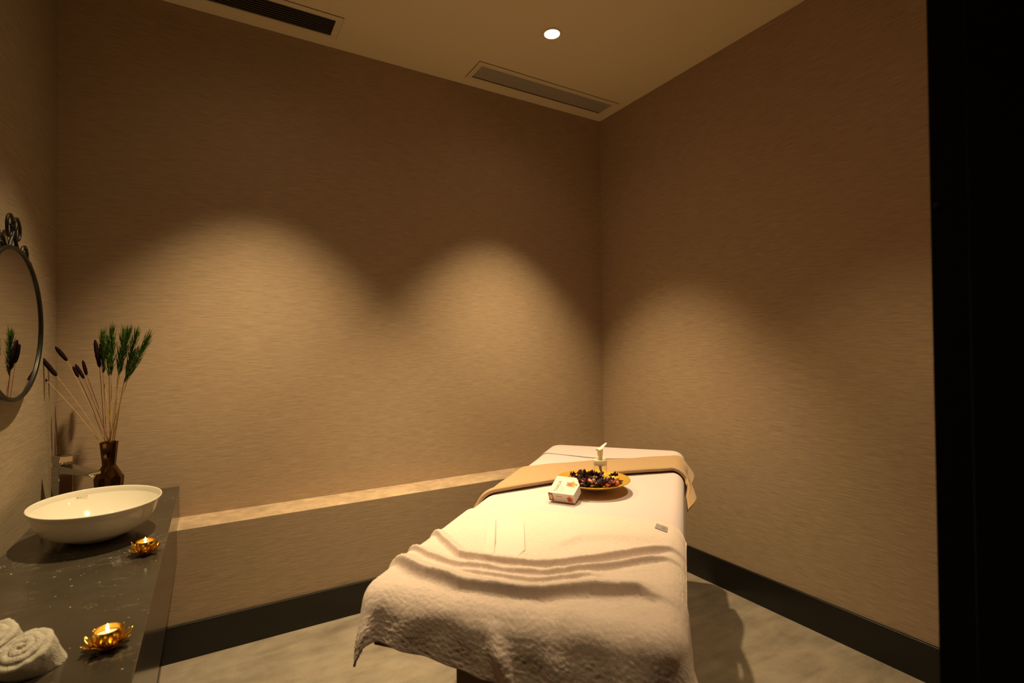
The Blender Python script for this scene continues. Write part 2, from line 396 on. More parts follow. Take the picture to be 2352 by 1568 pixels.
# ---- beige fleece throw lying across
def gline(x, xs, ys): return np.interp(x, xs, ys)
vv = np.concatenate([np.linspace(-0.98, -0.86, 12)[:-1], np.linspace(-0.86, 0.22, 150)])
top = gline(vv, [-0.98, -0.779, -0.514, -0.04, 0.06, 0.22], [2.30, 2.40, 2.593, 2.878, 2.90, 2.90])
bot = gline(vv, [-0.98, -0.766, -0.45, -0.25, -0.056, 0.05, 0.22], [1.80, 1.928, 2.266, 2.42, 2.537, 2.50, 2.33])
bb2 = np.linspace(0, 1, 70)
UU = bot[None, :] + (top - bot)[None, :] * bb2[:, None]; VV = np.broadcast_to(vv, UU.shape).copy()
# the hanging end is cut by a slant: short in the middle, longer at both edges
lim = 0.062 - 0.016 * np.sin(np.pi * np.clip(bb2, 0, 1)) ** 2 + 0.022 * (1 - bb2)
VV = np.where(VV > 0, VV * (lim[:, None] / 0.22), VV)
P = drape(UU, VV, 0.018, tilt=math.radians(64))
roll = np.exp(-((bb2 - 0.05) / 0.05) ** 2)[:, None]
hang = np.clip((VV + 0.02) / 0.07, 0, 1)
fold = np.sin(bb2 * 9.5 + 0.6)[:, None]
P[..., 2] += 0.010 * roll * (1 - hang) + 0.004 * fnoise(UU, VV, 5.0, 1.0)
P[..., 1] += hang * (0.010 * fold + 0.004)
P[..., 2] += hang * 0.008 * fold
curl = np.clip((0.20 - bb2) / 0.20, 0, 1)[:, None] ** 1.3 * np.clip((VV - 0.0) / 0.05, 0, 1)
P[..., 1] -= curl * 0.9 * np.maximum(P[..., 1] - 0.006, 0); P[..., 0] -= curl * 0.03; P[..., 2] -= curl * 0.006
o = put('fleece_throw', MB().grid(to_world(P)), 'beige', solid=0.017, angle=0, base=W(2.4, -0.4, ZT))
o.modifiers.new('soft', 'SUBSURF').levels = 1; o.modifiers['soft'].render_levels = 1
tag(o, 'beige fleece throw laid across the massage table under the golden plate', 'throw')

# ---- the big terry towel over the foot end
tw = thing('bath_towel', 'large rumpled white terry towel draped over the foot of the massage table', 'towel', W(1.4, -0.4, ZT))
nA, nB = 330, 300
bv = np.linspace(-0.905, 0.062, nB)
hem = gline(bv, [-0.905, -0.80, -0.77, -0.41, -0.1, 0.0, 0.085], [1.70, 1.725, 1.743, 1.80, 1.800, 1.76, 1.70])
endu = gline(bv, [-0.905, -0.80, -0.70, -0.60, -0.41, -0.25, -0.05, 0.085], [0.995, 0.985, 1.005, 0.99, 0.968, 0.945, 0.90, 0.88])
av = np.linspace(0, 1, nA)
UU = hem[None, :] + (endu - hem)[None, :] * av[:, None]; VV = np.broadcast_to(bv, UU.shape).copy()
VV = np.where(VV > -0.03, -0.03 + (VV + 0.03) * (1 - 0.62 * np.clip((UU - 1.16) / 0.14, 0, 1)), VV)
P = drape(UU, VV, 0.010, tilt=math.radians(80))
def ridge(line, amp, w_head, w_foot, push=0.0):
    """a fold: a crest along image points on the table top, soft on the head side and steep on the foot side"""
    q = [to_uv(on_z(x, y, ZT + 0.012)) for x, y in line]; q.sort(key=lambda t: t[1])
    qv = np.array([t[1] for t in q]); qu = np.array([t[0] for t in q])
    cu = np.interp(VV, qv, qu); a = np.interp(VV, [qv[0] - 0.06, qv[0] + 0.04, qv[-1] - 0.04, qv[-1] + 0.06], [0, 1, 1, 0])
    d = UU - cu
    g = np.where(d > 0, np.exp(-(d / w_head) ** 2), np.exp(-(d / w_foot) ** 2)) * a
    P[..., 2] += amp * g; P[..., 0] -= push * g
ridge([(1284, 1248), (1340, 1233), (1396, 1232), (1452, 1236), (1500, 1240)], 0.012, 0.05, 0.03)
ridge([(1000, 1216), (1020, 1240), (1059, 1276), (1115, 1288), (1200, 1297), (1280, 1297), (1350, 1288), (1450, 1272), (1540, 1260)], 0.022, 0.030, 0.011, 0.010)
ridge([(940, 1252), (984, 1274), (1059, 1298), (1153, 1312), (1246, 1316), (1359, 1306), (1450, 1292), (1532, 1282)], 0.018, 0.022, 0.010, 0.008)
ridge([(1059, 1312), (1120, 1322), (1220, 1330), (1300, 1326), (1359, 1318)], 0.013, 0.018, 0.008, 0.006)
ridge([(915, 1284), (950, 1306), (984, 1320), (1059, 1342), (1171, 1362), (1246, 1366), (1359, 1358), (1471, 1362), (1500, 1372)], 0.034, 0.045, 0.016, 0.014)
hangm = np.clip((1.09 - UU) / 0.06, 0, 1)
# creases down the hanging front
for vc, amp, w, sl in ((-0.40, 0.020, 0.022, 0.5), (-0.27, 0.010, 0.03, 0.2), (-0.62, 0.010, 0.05, -0.2), (-0.12, 0.012, 0.035, 0.1), (-0.50, -0.006, 0.03, 0.3), (-0.75, 0.012, 0.03, 0.0)):
    P[..., 0] -= hangm * amp * np.exp(-((VV - vc - sl * (1.05 - UU)) / w) ** 2)
big = fnoise(UU, VV, 7.0, 5.0, 3); P[..., 2] += 0.006 * big * np.clip((1.62 - UU) / 0.3, 0, 1)
P[..., 0] -= hangm * 0.016 * fnoise(UU, VV, 6.0, 2.0)
VV0 = VV
flare = np.clip((VV - 0.0) / 0.07, 0, 1); P[..., 1] += flare * (0.020 * np.exp(-((UU - hem[None, :]) / 0.04) ** 2) + 0.030 * np.clip((1.14 - UU) / 0.08, 0, 1))
P[..., 2] += flare * 0.018 * np.exp(-((UU - hem[None, :]) / 0.07) ** 2)
pile = rng.normal(0, 1, UU.shape); pile = (pile + np.roll(pile, 1, 0) + np.roll(pile, 1, 1) + np.roll(pile, (1, 1), (0, 1))) / 2
amt = 0.0001 + 0.00042 * np.clip((1.56 - UU) / 0.1, 0, 1)
P[..., 2] += pile * amt; P[..., 0] -= pile * amt * hangm
# stitched hem grooves
edge = np.minimum(np.minimum(av[:, None] * 0.75, (1 - av[:, None]) * 0.75), np.minimum((bv - bv[0])[None, :], (bv[-1] - bv)[None, :]))
P[..., 2] -= 0.0022 * np.exp(-((edge - 0.016) / 0.003) ** 2)
put('towel_cloth', MB().grid(to_world(P)), 'terry', tw, solid=0.006, angle=0)
def rel(u, v, dz): 
    q = drape(np.array([u]), np.array([v]), 0.012 + dz)[0]; return W(*q)
c0, c1 = to_uv(on_z(1504, 1206, 0.82)), to_uv(on_z(1532, 1216, 0.82)); d0 = to_uv(on_z(1508, 1196, 0.82)); d1 = to_uv(on_z(1534, 1205, 0.82))
tagm = MB().add([rel(*c0, 0.001), rel(*c1, 0.001), rel(*d1, 0.0005), rel(*d0, 0.0005), rel(*c0, -0.003), rel(*c1, -0.003), rel(*d1, -0.0035), rel(*d0, -0.0035)],
                [(0, 1, 2, 3), (7, 6, 5, 4), (0, 4, 5, 1), (1, 5, 6, 2), (2, 6, 7, 3), (3, 7, 4, 0)])
tg = put('care_tag', tagm, 'tag', tw, smooth=False); tg['label'] = 'small grey woven tag on the towel hem'
mk = MB()
for s, h in ((0.52, 0.5), (0.60, 0.3), (0.66, 0.6), (0.74, 0.4), (0.80, 0.3)):
    q = [np.array(c0) + (np.array(c1) - np.array(c0)) * (s + e) + (np.array(d0) - np.array(c0)) * t for e, t in ((0, 0.25), (0.03, 0.25), (0.03, 0.25 + h), (0, 0.25 + h))]
    zz = [0.0014 - 0.0005 * t for t in (0.25, 0.25, 0.25 + h, 0.25 + h)]
    mk.add([rel(*q[i], zz[i]) for i in range(4)], [(0, 1, 2, 3)])
put('tag_print', mk, 'ink', tg, smooth=False)

# ---- folded white cotton cloth with a strap, on the towel
cc = thing('cotton_cloth', 'small white cotton cloth with a narrow strap lying folded on the towel', 'cloth', on_z(1160, 1245, ZT + 0.012))
def topoly(pts): return [to_uv(on_z(x, y, ZT + 0.014)) for x, y in pts]
put('panel', MB().prism(topoly([(1141, 1196), (1204, 1200), (1206, 1262), (1183, 1282), (1137, 1281)]), ZT + 0.009, ZT + 0.0150, W), 'cotton', cc, bevel=0.0028)
put('strap', MB().prism(topoly([(1121, 1193), (1139, 1193), (1136, 1280), (1108, 1280)]), ZT + 0.009, ZT + 0.0165, W), 'cotton', cc, bevel=0.0036)

# ------------------------------------------------------------------ golden plate, bottle, potpourri, soap box
PZ = ZT + 0.024
pc = on_z(1362, 1101, PZ + 0.022)
PX, PY = pc.x, pc.y
pl = thing('golden_plate', 'round golden plate of potpourri standing on the massage table', 'plate', (PX, PY, PZ))
prof = [(0.0001, 0.004), (0.075, 0.004), (0.098, 0.009), (0.125, 0.018), (0.150, 0.027), (0.153, 0.0275), (0.1535, 0.0255), (0.150, 0.0235), (0.124, 0.013), (0.096, 0.004), (0.078, 0.0), (0.0001, 0.0)]
put('dish', MB().lathe([(r, z + PZ) for r, z in prof], (PX, PY, 0), 72), 'plate', pl, angle=0)
put('foot_ring', MB().lathe([(0.060, 0.001), (0.056, -0.008), (0.050, -0.008), (0.050, 0.001)], (PX, PY, PZ), 48), 'plate', pl)

bx = at(1378, 1098, 0); 
bq = on_z(1379, 1099, PZ + 0.012); BX, BY, BZ = bq.x, bq.y, PZ + 0.008
sb = thing('pump_bottle', 'clear pump bottle with cream pump standing among the potpourri', 'bottle', (BX, BY, BZ))
put('bottle_body', MB().lathe([(0.0001, 0.0), (0.024, 0.0), (0.0265, 0.003), (0.0275, 0.012), (0.0275, 0.062), (0.026, 0.066), (0.025, 0.066), (0.0262, 0.061), (0.0262, 0.012), (0.025, 0.005), (0.0001, 0.004)], (BX, BY, BZ), 40), 'glass', sb)
put('collar', MB().lathe([(0.0001, 0.064), (0.0285, 0.064), (0.029, 0.067), (0.029, 0.083), (0.0275, 0.086), (0.018, 0.0865), (0.018, 0.082), (0.010, 0.082), (0.0001, 0.082)], (BX, BY, BZ), 40), 'pump', sb)
ps_ = put('pump_stem', MB().lathe([(0.0095, 0.080), (0.0095, 0.100), (0.0115, 0.103), (0.0125, 0.130), (0.0, 0.131)], (BX, BY, BZ), 28), 'pump', sb)
hd = Vector((R3.x, R3.y, 0)).normalized() * 0.85 + Vector((F3.x, F3.y, 0)).normalized() * 0.5; hd.normalize(); hs = Vector((-hd.y, hd.x, 0))
nz = MB(); secs = [(-0.014, 0.128, 0.013, 0.004), (0.006, 0.133, 0.012, 0.0055), (0.020, 0.143, 0.008, 0.005), (0.034, 0.151, 0.005, 0.0035)]
Pn = np.zeros((len(secs), 12, 3))
for i, (s, z, w, h) in enumerate(secs):
    for j in range(12):
        a = 2 * math.pi * j / 12; Pn[i, j] = Vector((BX, BY, BZ + z)) + hd * s + hs * (w * math.cos(a)) + Vector((0, 0, h * math.sin(a)))
nz.grid(Pn, False, True); nz.f.append(tuple(range(12))); nz.f.append(tuple(range(36, 48)))
put('nozzle', nz, 'pump', ps_)
put('dip_tube', MB().tube([(BX, BY, BZ + 0.066), (BX + 0.001, BY, BZ + 0.045), (BX + 0.006, BY - 0.003, BZ + 0.025), (BX + 0.014, BY - 0.008, BZ + 0.008)], [0.009, 0.0055, 0.0042, 0.0035], 10), 'straw', sb)

def petal_mesh(name, L, Wd, curl, th, mat):
    n, m = 7, 5; Pp = np.zeros((n, m, 3))
    for i in range(n):
        t = i / (n - 1); w = Wd * math.sin(math.pi * (0.08 + 0.87 * t)) ** 0.7
        for j in range(m):
            s = (j / (m - 1) - 0.5) * 2; Pp[i, j] = ((t - 0.5) * L, s * w * 0.5, curl * L * ((t - 0.5) ** 2 * 1.6 + 0.35 * s * s) - curl * L * 0.1)
    mb = MB().grid(Pp); Q = Pp.copy(); Q[..., 2] -= th; mb.grid(Q); k = n * m
    rim = [(0, j) for j in range(m)] + [(i, m - 1) for i in range(1, n)] + [(n - 1, j) for j in range(m - 2, -1, -1)] + [(i, 0) for i in range(n - 2, 0, -1)]
    ids = [i * m + j for i, j in rim]
    mb.f += [(ids[q], ids[(q + 1) % len(ids)], ids[(q + 1) % len(ids)] + k, ids[q] + k) for q in range(len(ids))]
    me = mb.mesh(name); me.materials.append(M[mat]); bm = bmesh.new(); bm.from_mesh(me); bmesh.ops.recalc_face_normals(bm, faces=bm.faces); bm.to_mesh(me); bm.free()
    me.polygons.foreach_set('use_smooth', [True] * len(me.polygons)); return me
def lathe_mesh(name, prof, n, mat, ex=1, ey=1, axis=None):
    me = MB().lathe(prof, (0, 0, 0), n, ex, ey, axis=axis).mesh(name); me.materials.append(M[mat]); me.polygons.foreach_set('use_smooth', [True] * len(me.polygons)); return me
PP = {
 'dark': (petal_mesh('dried_petal', 0.040, 0.024, 0.55, 0.0014, 'pp_dark'), 'dried_petal', 'dark purple dried petal in the potpourri on the golden plate', 'petal', 'dark petals of the potpourri'),
 'red': (petal_mesh('rose_petal', 0.028, 0.022, 0.6, 0.0014, 'pp_red'), 'rose_petal', 'coral red dried petal in the potpourri on the golden plate', 'petal', 'coral petals of the potpourri'),
 'pink': (petal_mesh('wood_chip', 0.030, 0.013, 0.25, 0.0022, 'pp_pink'), 'wood_chip', 'pale pinkish curled chip in the potpourri on the golden plate', 'dried chip', 'pale chips of the potpourri'),
 'orange': (petal_mesh('orange_rind', 0.026, 0.02, 0.7, 0.003, 'pp_orange'), 'orange_rind', 'orange dried rind piece in the potpourri on the golden plate', 'dried fruit', 'orange rinds of the potpourri'),
 'stick': (lathe_mesh('bark_stick', [(0.0, -0.024), (0.0035, -0.0235), (0.004, 0), (0.0035, 0.0235), (0.0, 0.024)], 8, 'pp_brown', axis=(1, 0, 0)), 'bark_stick', 'brown bark stick at the right side of the potpourri plate', 'bark stick', 'bark sticks of the potpourri'),
 'floret': (lathe_mesh('yellow_floret', [(0.0, -0.008), (0.004, -0.005), (0.0075, 0.001), (0.0055, 0.006), (0.0, 0.008)], 7, 'pp_yellow'), 'yellow_floret', 'small yellow dried floret beside the pump bottle on the golden plate', 'dried flower', 'yellow florets of the potpourri'),
}
fR = Vector((R3.x, R3.y, 0)).normalized(); fF = Vector((F3.x, F3.y, 0)).normalized()
def strew(kind, n, cr, cf, sr, sf, zlo, zhi, flat=0.6):
    me, nm, lb, ct, gp = PP[kind]
    k = 0; tries = 0
    while k < n and tries < 900:
        tries += 1
        a, b = cr + random.gauss(0, sr), cf + random.gauss(0, sf)
        if math.hypot(a, b) > 0.112: continue
        p = Vector((PX, PY, 0)) + fR * a + fF * b
        if math.hypot(p.x - BX, p.y - BY) < 0.030 + (0.014 if kind != 'floret' else 0.004): continue
        r = math.hypot(a, b); z = PZ + 0.012 + max(0, r - 0.09) * 0.4 + random.uniform(zlo, zhi) * max(0.15, 1 - r / 0.13)
        o = bpy.data.objects.new(nm, me); COL.objects.link(o); o.location = (p.x, p.y, z)
        o.rotation_euler = (random.uniform(-1, 1) * flat, random.uniform(-1, 1) * flat, random.uniform(0, 6.28)); s = random.uniform(0.8, 1.25); o.scale = (s, s, s)
        tag(o, lb, ct, gp); k += 1
strew('dark', 58, -0.012, -0.008, 0.045, 0.05, 0.0, 0.035)
strew('red', 5, 0.045, -0.075, 0.018, 0.012, 0.012, 0.03)
strew('red', 4, -0.045, -0.055, 0.016, 0.016, 0.012, 0.03)
strew('pink', 12, -0.03, -0.05, 0.045, 0.035, 0.015, 0.036)
strew('orange', 6, -0.055, 0.0, 0.022, 0.03, 0.012, 0.03)
strew('dark', 5, -0.03, 0.02, 0.012, 0.015, 0.03, 0.045, 0.7)
strew('stick', 16, 0.085, -0.03, 0.014, 0.03, 0.0, 0.025, 0.3)
strew('floret', 26, 0.072, 0.035, 0.022, 0.025, 0.0, 0.03, 1.0)
strew('floret', 6, 0.055, 0.0, 0.022, 0.02, 0.012, 0.03, 1.0)

# soap box leaning back on the plate rim
z0 = ZT + 0.004
qa, qb = on_z(1262, 1149, z0), on_z(1321, 1157, z0)
ex = (qb - qa); bw = ex.length; ex.normalize(); ey0 = Vector((-ex.y, ex.x, 0)); tl = math.radians(24)
ey = ey0 * math.cos(tl) + Vector((0, 0, 1)) * math.sin(tl); ez = ex.cross(ey)
def BT(x, y, z): return tuple(qa + ex * x + ey * y + ez * z)
sx = thing('soap_box', 'cream soap box with an orange flower leaning on the golden plate', 'box', qa)
bd, bh = 0.104, 0.040
poly = [(0, 0), (bw, 0), (bw + 0.004, bd * 0.62), (bw * 0.80, bd), (0.002, bd)]
put('carton', MB().prism(poly, 0, bh, BT), 'box', sx, smooth=False, bevel=0.0015)
def decal(name, mats, polys_top, plane, parent=sx):
    for mat, pts, lift in polys_top:
        if plane == 'top': vs = [BT(x, y, bh + lift) for x, y in pts]
        elif plane == 'front': vs = [BT(x, -lift, y) for x, y in pts]
        put(name, MB().add(vs, [tuple(range(len(vs)))]), mat, parent, smooth=False)
def blob(cx, cy, rx, ry, n=18, wob=0.2, ph=0.0): return [(cx + rx * math.cos(a) * (1 + wob * math.sin(5 * a + ph)), cy + ry * math.sin(a) * (1 + wob * math.sin(5 * a + ph))) for a in [2 * math.pi * i / n for i in range(n)]]
fx, fy = bw * 0.72, bd * 0.58
decal('flower_print', None, [('print_yellow', blob(fx + 0.005, fy, 0.018, 0.017, wob=0.25), 0.0004), ('print_orange', blob(fx, fy, 0.015, 0.014, wob=0.22, ph=1), 0.0007), ('print_red', blob(fx - 0.004, fy - 0.002, 0.009, 0.008, wob=0.2, ph=2), 0.0010),
                              ('print_green', blob(fx + 0.022, fy - 0.001, 0.0035, 0.003), 0.0011), ('print_dark', blob(fx - 0.016, fy + 0.006, 0.0025, 0.004), 0.0012), ('print_green', blob(fx - 0.016, fy - 0.006, 0.003, 0.003), 0.0013)], 'top')
decal('flower_print', None, [('print_orange', blob(bw * 0.83, bh * 0.45, 0.012, 0.013, wob=0.2), 0.0004), ('print_red', blob(bw * 0.81, bh * 0.42, 0.008, 0.009, wob=0.25, ph=1), 0.0007)], 'front')
decal('portrait_print', None, [('print_dark', [(0.001, 0.003), (0.02, 0.003), (0.018, bh - 0.003), (0.001, bh - 0.001)], 0.0004), ('print_skin', blob(0.010, bh * 0.5, 0.0065, 0.013, wob=0.05), 0.0007)], 'front')
decal('band_print', None, [('print_orange', [(bw * 0.29, bh * 0.62), (bw * 0.54, bh * 0.60), (bw * 0.54, bh * 0.68), (bw * 0.29, bh * 0.70)], 0.0004)], 'front')
def lettering(name, text, size, mat, parent, origin, dx, dy, lift=0.0004):
    cu = bpy.data.curves.new(name, 'FONT'); cu.body = text; cu.size = size
    to = bpy.data.objects.new(name, cu); COL.objects.link(to)
    dg = bpy.context.evaluated_depsgraph_get(); me = bpy.data.meshes.new_from_object(to.evaluated_get(dg)); bpy.data.objects.remove(to)
    dz = Vector(dx).cross(Vector(dy)); b = world_loc(parent)
    for v in me.vertices: v.co = Vector(origin) + Vector(dx) * v.co.x + Vector(dy) * v.co.y + dz * lift - b
    me.materials.clear(); me.materials.append(M[mat]); o = bpy.data.objects.new(name, me); COL.objects.link(o); o.parent = parent; return o
lettering('lettering', 'THALIA', 0.019, 'print_brown', sx, BT(bw * 0.32, bd * 0.10, bh), ey, -ex)
decal('fine_print', None, [('tag', [(bw * 0.44, bd * 0.14), (bw * 0.452, bd * 0.14), (bw * 0.452, bd * 0.46), (bw * 0.44, bd * 0.46)], 0.0004), ('tag', [(bw * 0.50, bd * 0.12), (bw * 0.51, bd * 0.12), (bw * 0.51, bd * 0.34), (bw * 0.50, bd * 0.34)], 0.0004)], 'top')

# ------------------------------------------------------------------ vanity counter
ct = thing('vanity_counter', 'floating dark grey stone vanity counter along the left wall', 'counter', ((XL + XC) / 2, 1.7, ZCB))
CY0 = 0.75
prof = [(CY0, ZCB), (YL - 0.001, ZCB), (YL - 0.001, ZL + 0.001), (YB - 0.001, ZL + 0.001), (YB - 0.001, ZC - 0.03), (CY0, ZC - 0.03)]
def LX(x, y, z): return (z, x, y)
put('apron', MB().prism(prof, XL + 0.001, XC - 0.0005, LX), 'stone', ct, smooth=False, bevel=0.001)
put('worktop', MB().box((XL + 0.001, CY0, ZC - 0.03), (XC, YB - 0.001, ZC)), 'stone', ct, smooth=False, bevel=0.002)

# ------------------------------------------------------------------ washbasin
SX, SY, SA, SB, SRT = -0.358, 2.344, 0.192, 0.221, 0.23
ws = thing('washbasin', 'oval white ceramic vessel basin on the dark stone counter', 'sink', (SX, SY, ZC))
hb = 0.130
outer = [(0.0001, 0.0), (0.36, 0.0), (0.43, 0.004), (0.57, 0.020), (0.75, 0.052), (0.895, 0.090), (0.985, 0.122), (1.0, hb - 0.004), (0.997, hb), (0.985, hb + 0.001), (0.972, hb - 0.003)]
inner = [(0.95, 0.108), (0.90, 0.075), (0.82, 0.045), (0.70, 0.027), (0.5, 0.019), (0.25, 0.016), (0.0001, 0.015)]
mb = MB(); n = 96; a = np.linspace(0, 2 * np.pi, n, endpoint=False); allp = outer + inner; Ps = np.zeros((len(allp), n, 3))
for i, (k, z) in enumerate(allp):
    qx, qy = k * SA * np.cos(a), k * SB * np.sin(a); Ps[i, :, 0] = SX + qx * math.cos(SRT) - qy * math.sin(SRT); Ps[i, :, 1] = SY + qx * math.sin(SRT) + qy * math.cos(SRT); Ps[i, :, 2] = ZC + z
bo = put('bowl', mb.grid(Ps, False, True), 'ceramic', ws, angle=0); bo.modifiers.new('smooth', 'SUBSURF').levels = 1; bo.modifiers['smooth'].render_levels = 1
put('drain', MB().lathe([(0.0001, 0.021), (0.018, 0.021), (0.022, 0.018), (0.022, 0.016)], (SX, SY, ZC), 32), 'chrome', ws)
# maker's mark just under the far rim
lettering('lettering', 'BOCCHI', 0.0088, 'print_dark', ws, Vector((-0.449, 2.5295, ZC + 0.103)), Vector((0.96, 0.28, 0.0)).normalized(), Vector((-0.157, 0.42, 0.89)).normalized(), 0.004)

# ------------------------------------------------------------------ faucet
FX, FY = -0.530, 2.73
fc = thing('basin_faucet', 'square chrome mixer faucet behind the oval washbasin', 'faucet', (FX, FY, ZC))
sd = Vector((0.13, -0.153, 0)).normalized(); ss = Vector((-sd.y, sd.x, 0))
def FT(x, y, z): return tuple(Vector((FX, FY, ZC)) + sd * x + ss * y + Vector((0, 0, z)))
put('column', MB().box((-0.024, -0.026, 0.0), (0.024, 0.026, 0.200), FT), 'chrome', fc, bevel=0.003)
sp_ = put('spout', MB().add([FT(*p) for p in [(0.02, -0.024, 0.172), (0.02, 0.024, 0.172), (0.02, 0.024, 0.206), (0.02, -0.024, 0.206), (0.200, -0.022, 0.176), (0.200, 0.022, 0.176), (0.200, 0.022, 0.190), (0.200, -0.022, 0.190)]],
    [(0, 1, 2, 3), (7, 6, 5, 4), (0, 4, 5, 1), (1, 5, 6, 2), (2, 6, 7, 3), (3, 7, 4, 0)]), 'chrome', fc, bevel=0.003)
put('aerator', MB().lathe([(0.0001, 0.170), (0.011, 0.170), (0.012, 0.179)], FT(0.183, 0, 0)[:2] + (ZC,), 20), 'chrome', sp_)
put('cartridge', MB().lathe([(0.021, 0.200), (0.021, 0.214), (0.0001, 0.214)], (FX, FY, ZC), 32), 'chrome', fc)
put('lever', MB().box((-0.026, -0.024, 0.214), (0.026, 0.024, 0.244), FT).add([FT(*p) for p in [(0.02, -0.018, 0.238), (0.02, 0.018, 0.238), (0.02, 0.018, 0.245), (0.02, -0.018, 0.245), (0.088, -0.014, 0.248), (0.088, 0.014, 0.248), (0.088, 0.014, 0.253), (0.088, -0.014, 0.253)]],
    [(0, 1, 2, 3), (7, 6, 5, 4), (0, 4, 5, 1), (1, 5, 6, 2), (2, 6, 7, 3), (3, 7, 4, 0)]), 'chrome', fc, bevel=0.002)

# ------------------------------------------------------------------ vase and dried grasses
VX, VY = -0.388, 2.80
vs_ = thing('faceted_vase', 'dark golden faceted vase in the corner behind the washbasin', 'vase', (VX, VY, ZC))
mb = MB(); nf = 8; prof = [(0.036, 0.0), (0.040, 0.004), (0.058, 0.085), (0.060, 0.118), (0.027, 0.172), (0.037, 0.268), (0.038, 0.272), (0.035, 0.272), (0.025, 0.18), (0.0001, 0.16)]
Pv = np.zeros((len(prof), 2 * nf, 3))
for i, (r, z) in enumerate(prof):
    for j in range(2 * nf):
        w = 2 * math.pi * j / (2 * nf) + 0.2; rr = r * 0.88 * (1.0 if j % 2 == 0 else 0.86); zz = z + (0.012 if (j % 2 and i == 3) else 0)
        Pv[i, j] = (VX + rr * math.cos(w), VY + rr * math.sin(w), ZC + zz)
put('vase_body', mb.grid(Pv, False, True), 'vase', vs_, smooth=False, bevel=0.0022)
mouth = Vector((VX, VY, ZC + 0.262))
def curve(a, b, bend, n=9):
    a, b = Vector(a), Vector(b); return [a.lerp(b, i / (n - 1)) + bend * math.sin(math.pi * i / (n - 1)) for i in range(n)]
DV = 2.21
def reed(tip, base, dd, label, k):
    t, b = at(*tip, DV + dd), at(*base, DV + dd * 0.7)
    th = thing('green_reed', label, 'dried reed', tuple(mouth), 'green reeds in the faceted vase')
    st = mouth + Vector((random.uniform(-1, 1) * 0.016, random.uniform(-1, 1) * 0.016, -0.03))
    put('stem', MB().tube(curve(st, b, Vector((0.004 * random.uniform(-1, 1), 0, 0))) + [b.lerp(t, 0.5)], 0.0017, 6), 'stem', th)
    ax = t - b; L = ax.length; axn = ax.normalized(); s1 = axn.cross(Vector((0.3, 1, 0.1))).normalized(); s2 = axn.cross(s1); mb = MB()
    for q in range(150):
        f = random.uniform(0.0, 0.80) ** 0.9; c = b + ax * f; w = random.uniform(0, 6.28); rd = s1 * math.cos(w) + s2 * math.sin(w)
        l = L * random.uniform(0.16, 0.28); spread = 0.017 * (0.45 + math.sin(math.pi * min(1, f * 0.9 + 0.08))) * random.uniform(0.35, 1.0)
        e = c + axn * l + rd * spread; m_ = c + axn * l * 0.45 + rd * spread * 0.72
        sd_ = axn.cross(rd) * 0.0017; mb.add([c - sd_ * 0.7, c + sd_ * 0.7, m_ + sd_, m_ - sd_, e + rd * 0.0004], [(0, 1, 2, 3), (3, 2, 4)])
    put('plume', mb, 'green', th, smooth=False, fix=False)
for k, (tip, base, dd, lb) in enumerate([
    ((237, 753), (237, 863), 0.03, 'green reed at the left edge of the green bunch'), ((246, 764), (251, 866), -0.02, 'green reed second from left in the green bunch'),
    ((258, 742), (256, 866), 0.0, 'tallest upright green reed of the left clump'), ((287, 746), (270, 868), 0.04, 'thin green reed just right of the gap in the bunch'),
    ((300, 743), (274, 862), -0.03, 'dark green reed with the highest tip of the right clump'), ((318, 749), (287, 872), 0.02, 'green reed leaning right, second from the right'),
    ((350, 757), (283, 884), -0.02, 'green reed leaning farthest right in the faceted vase'), ((328, 792), (294, 868), 0.03, 'short green reed behind the rightmost reed')]):
    reed(tip, base, dd, lb, k)
def tail(tip, base, dd, label, mat='stem', rr=0.0085):
    t, b = at(*tip, DV + dd), at(*base, DV + dd * 0.9)
    th = thing('bunny_tail_stem', label, 'dried flower', tuple(mouth), 'dark bunny tail grasses in the faceted vase')
    st = mouth + Vector((random.uniform(-1, 1) * 0.015, random.uniform(-1, 1) * 0.015, -0.03))
    put('stem', MB().tube(curve(st, b, Vector((0, 0, 0.012))), 0.0012, 6), mat, th)
    n = 11; pts = [b.lerp(t, i / (n - 1)) for i in range(n)]; rs = [rr * (0.25 + 0.75 * math.sin(math.pi * min(1, 0.1 + 0.86 * i / (n - 1))) ** 0.6) * random.uniform(0.9, 1.08) for i in range(n)]; rs[0] = rr * 0.4; rs[-1] = rr * 0.25
    put('seed_head', MB().tube(pts, rs, 10), 'tail', th)
tail((127, 796), (154, 828), -0.06, 'dark bunny tail grass high at the left, above the one touching the mirror')
tail((91, 817), (130, 863), -0.12, 'long dark bunny tail grass crossing beside the mirror edge', rr=0.009)
tail((94, 866), (109, 875), -0.10, 'smallest dark bunny tail grass, lowest and farthest left', rr=0.005)
tail((168, 841), (180, 866), 0.02, 'dark bunny tail grass leftmost of the middle three', 'redstem', 0.007)
tail((173, 836), (193, 869), -0.03, 'dark bunny tail grass in the centre of the middle three', 'redstem', 0.007)
tail((190, 827), (199, 861), 0.03, 'dark bunny tail grass rightmost of the middle three', 'redstem', 0.007)
tail((218, 780), (229, 843), 0.0, 'tall dark bunny tail grass just left of the green bunch', 'redstem', 0.009)
tail((230, 789), (236, 830), 0.06, 'dark bunny tail grass half hidden behind the green bunch', 'redstem', 0.007)

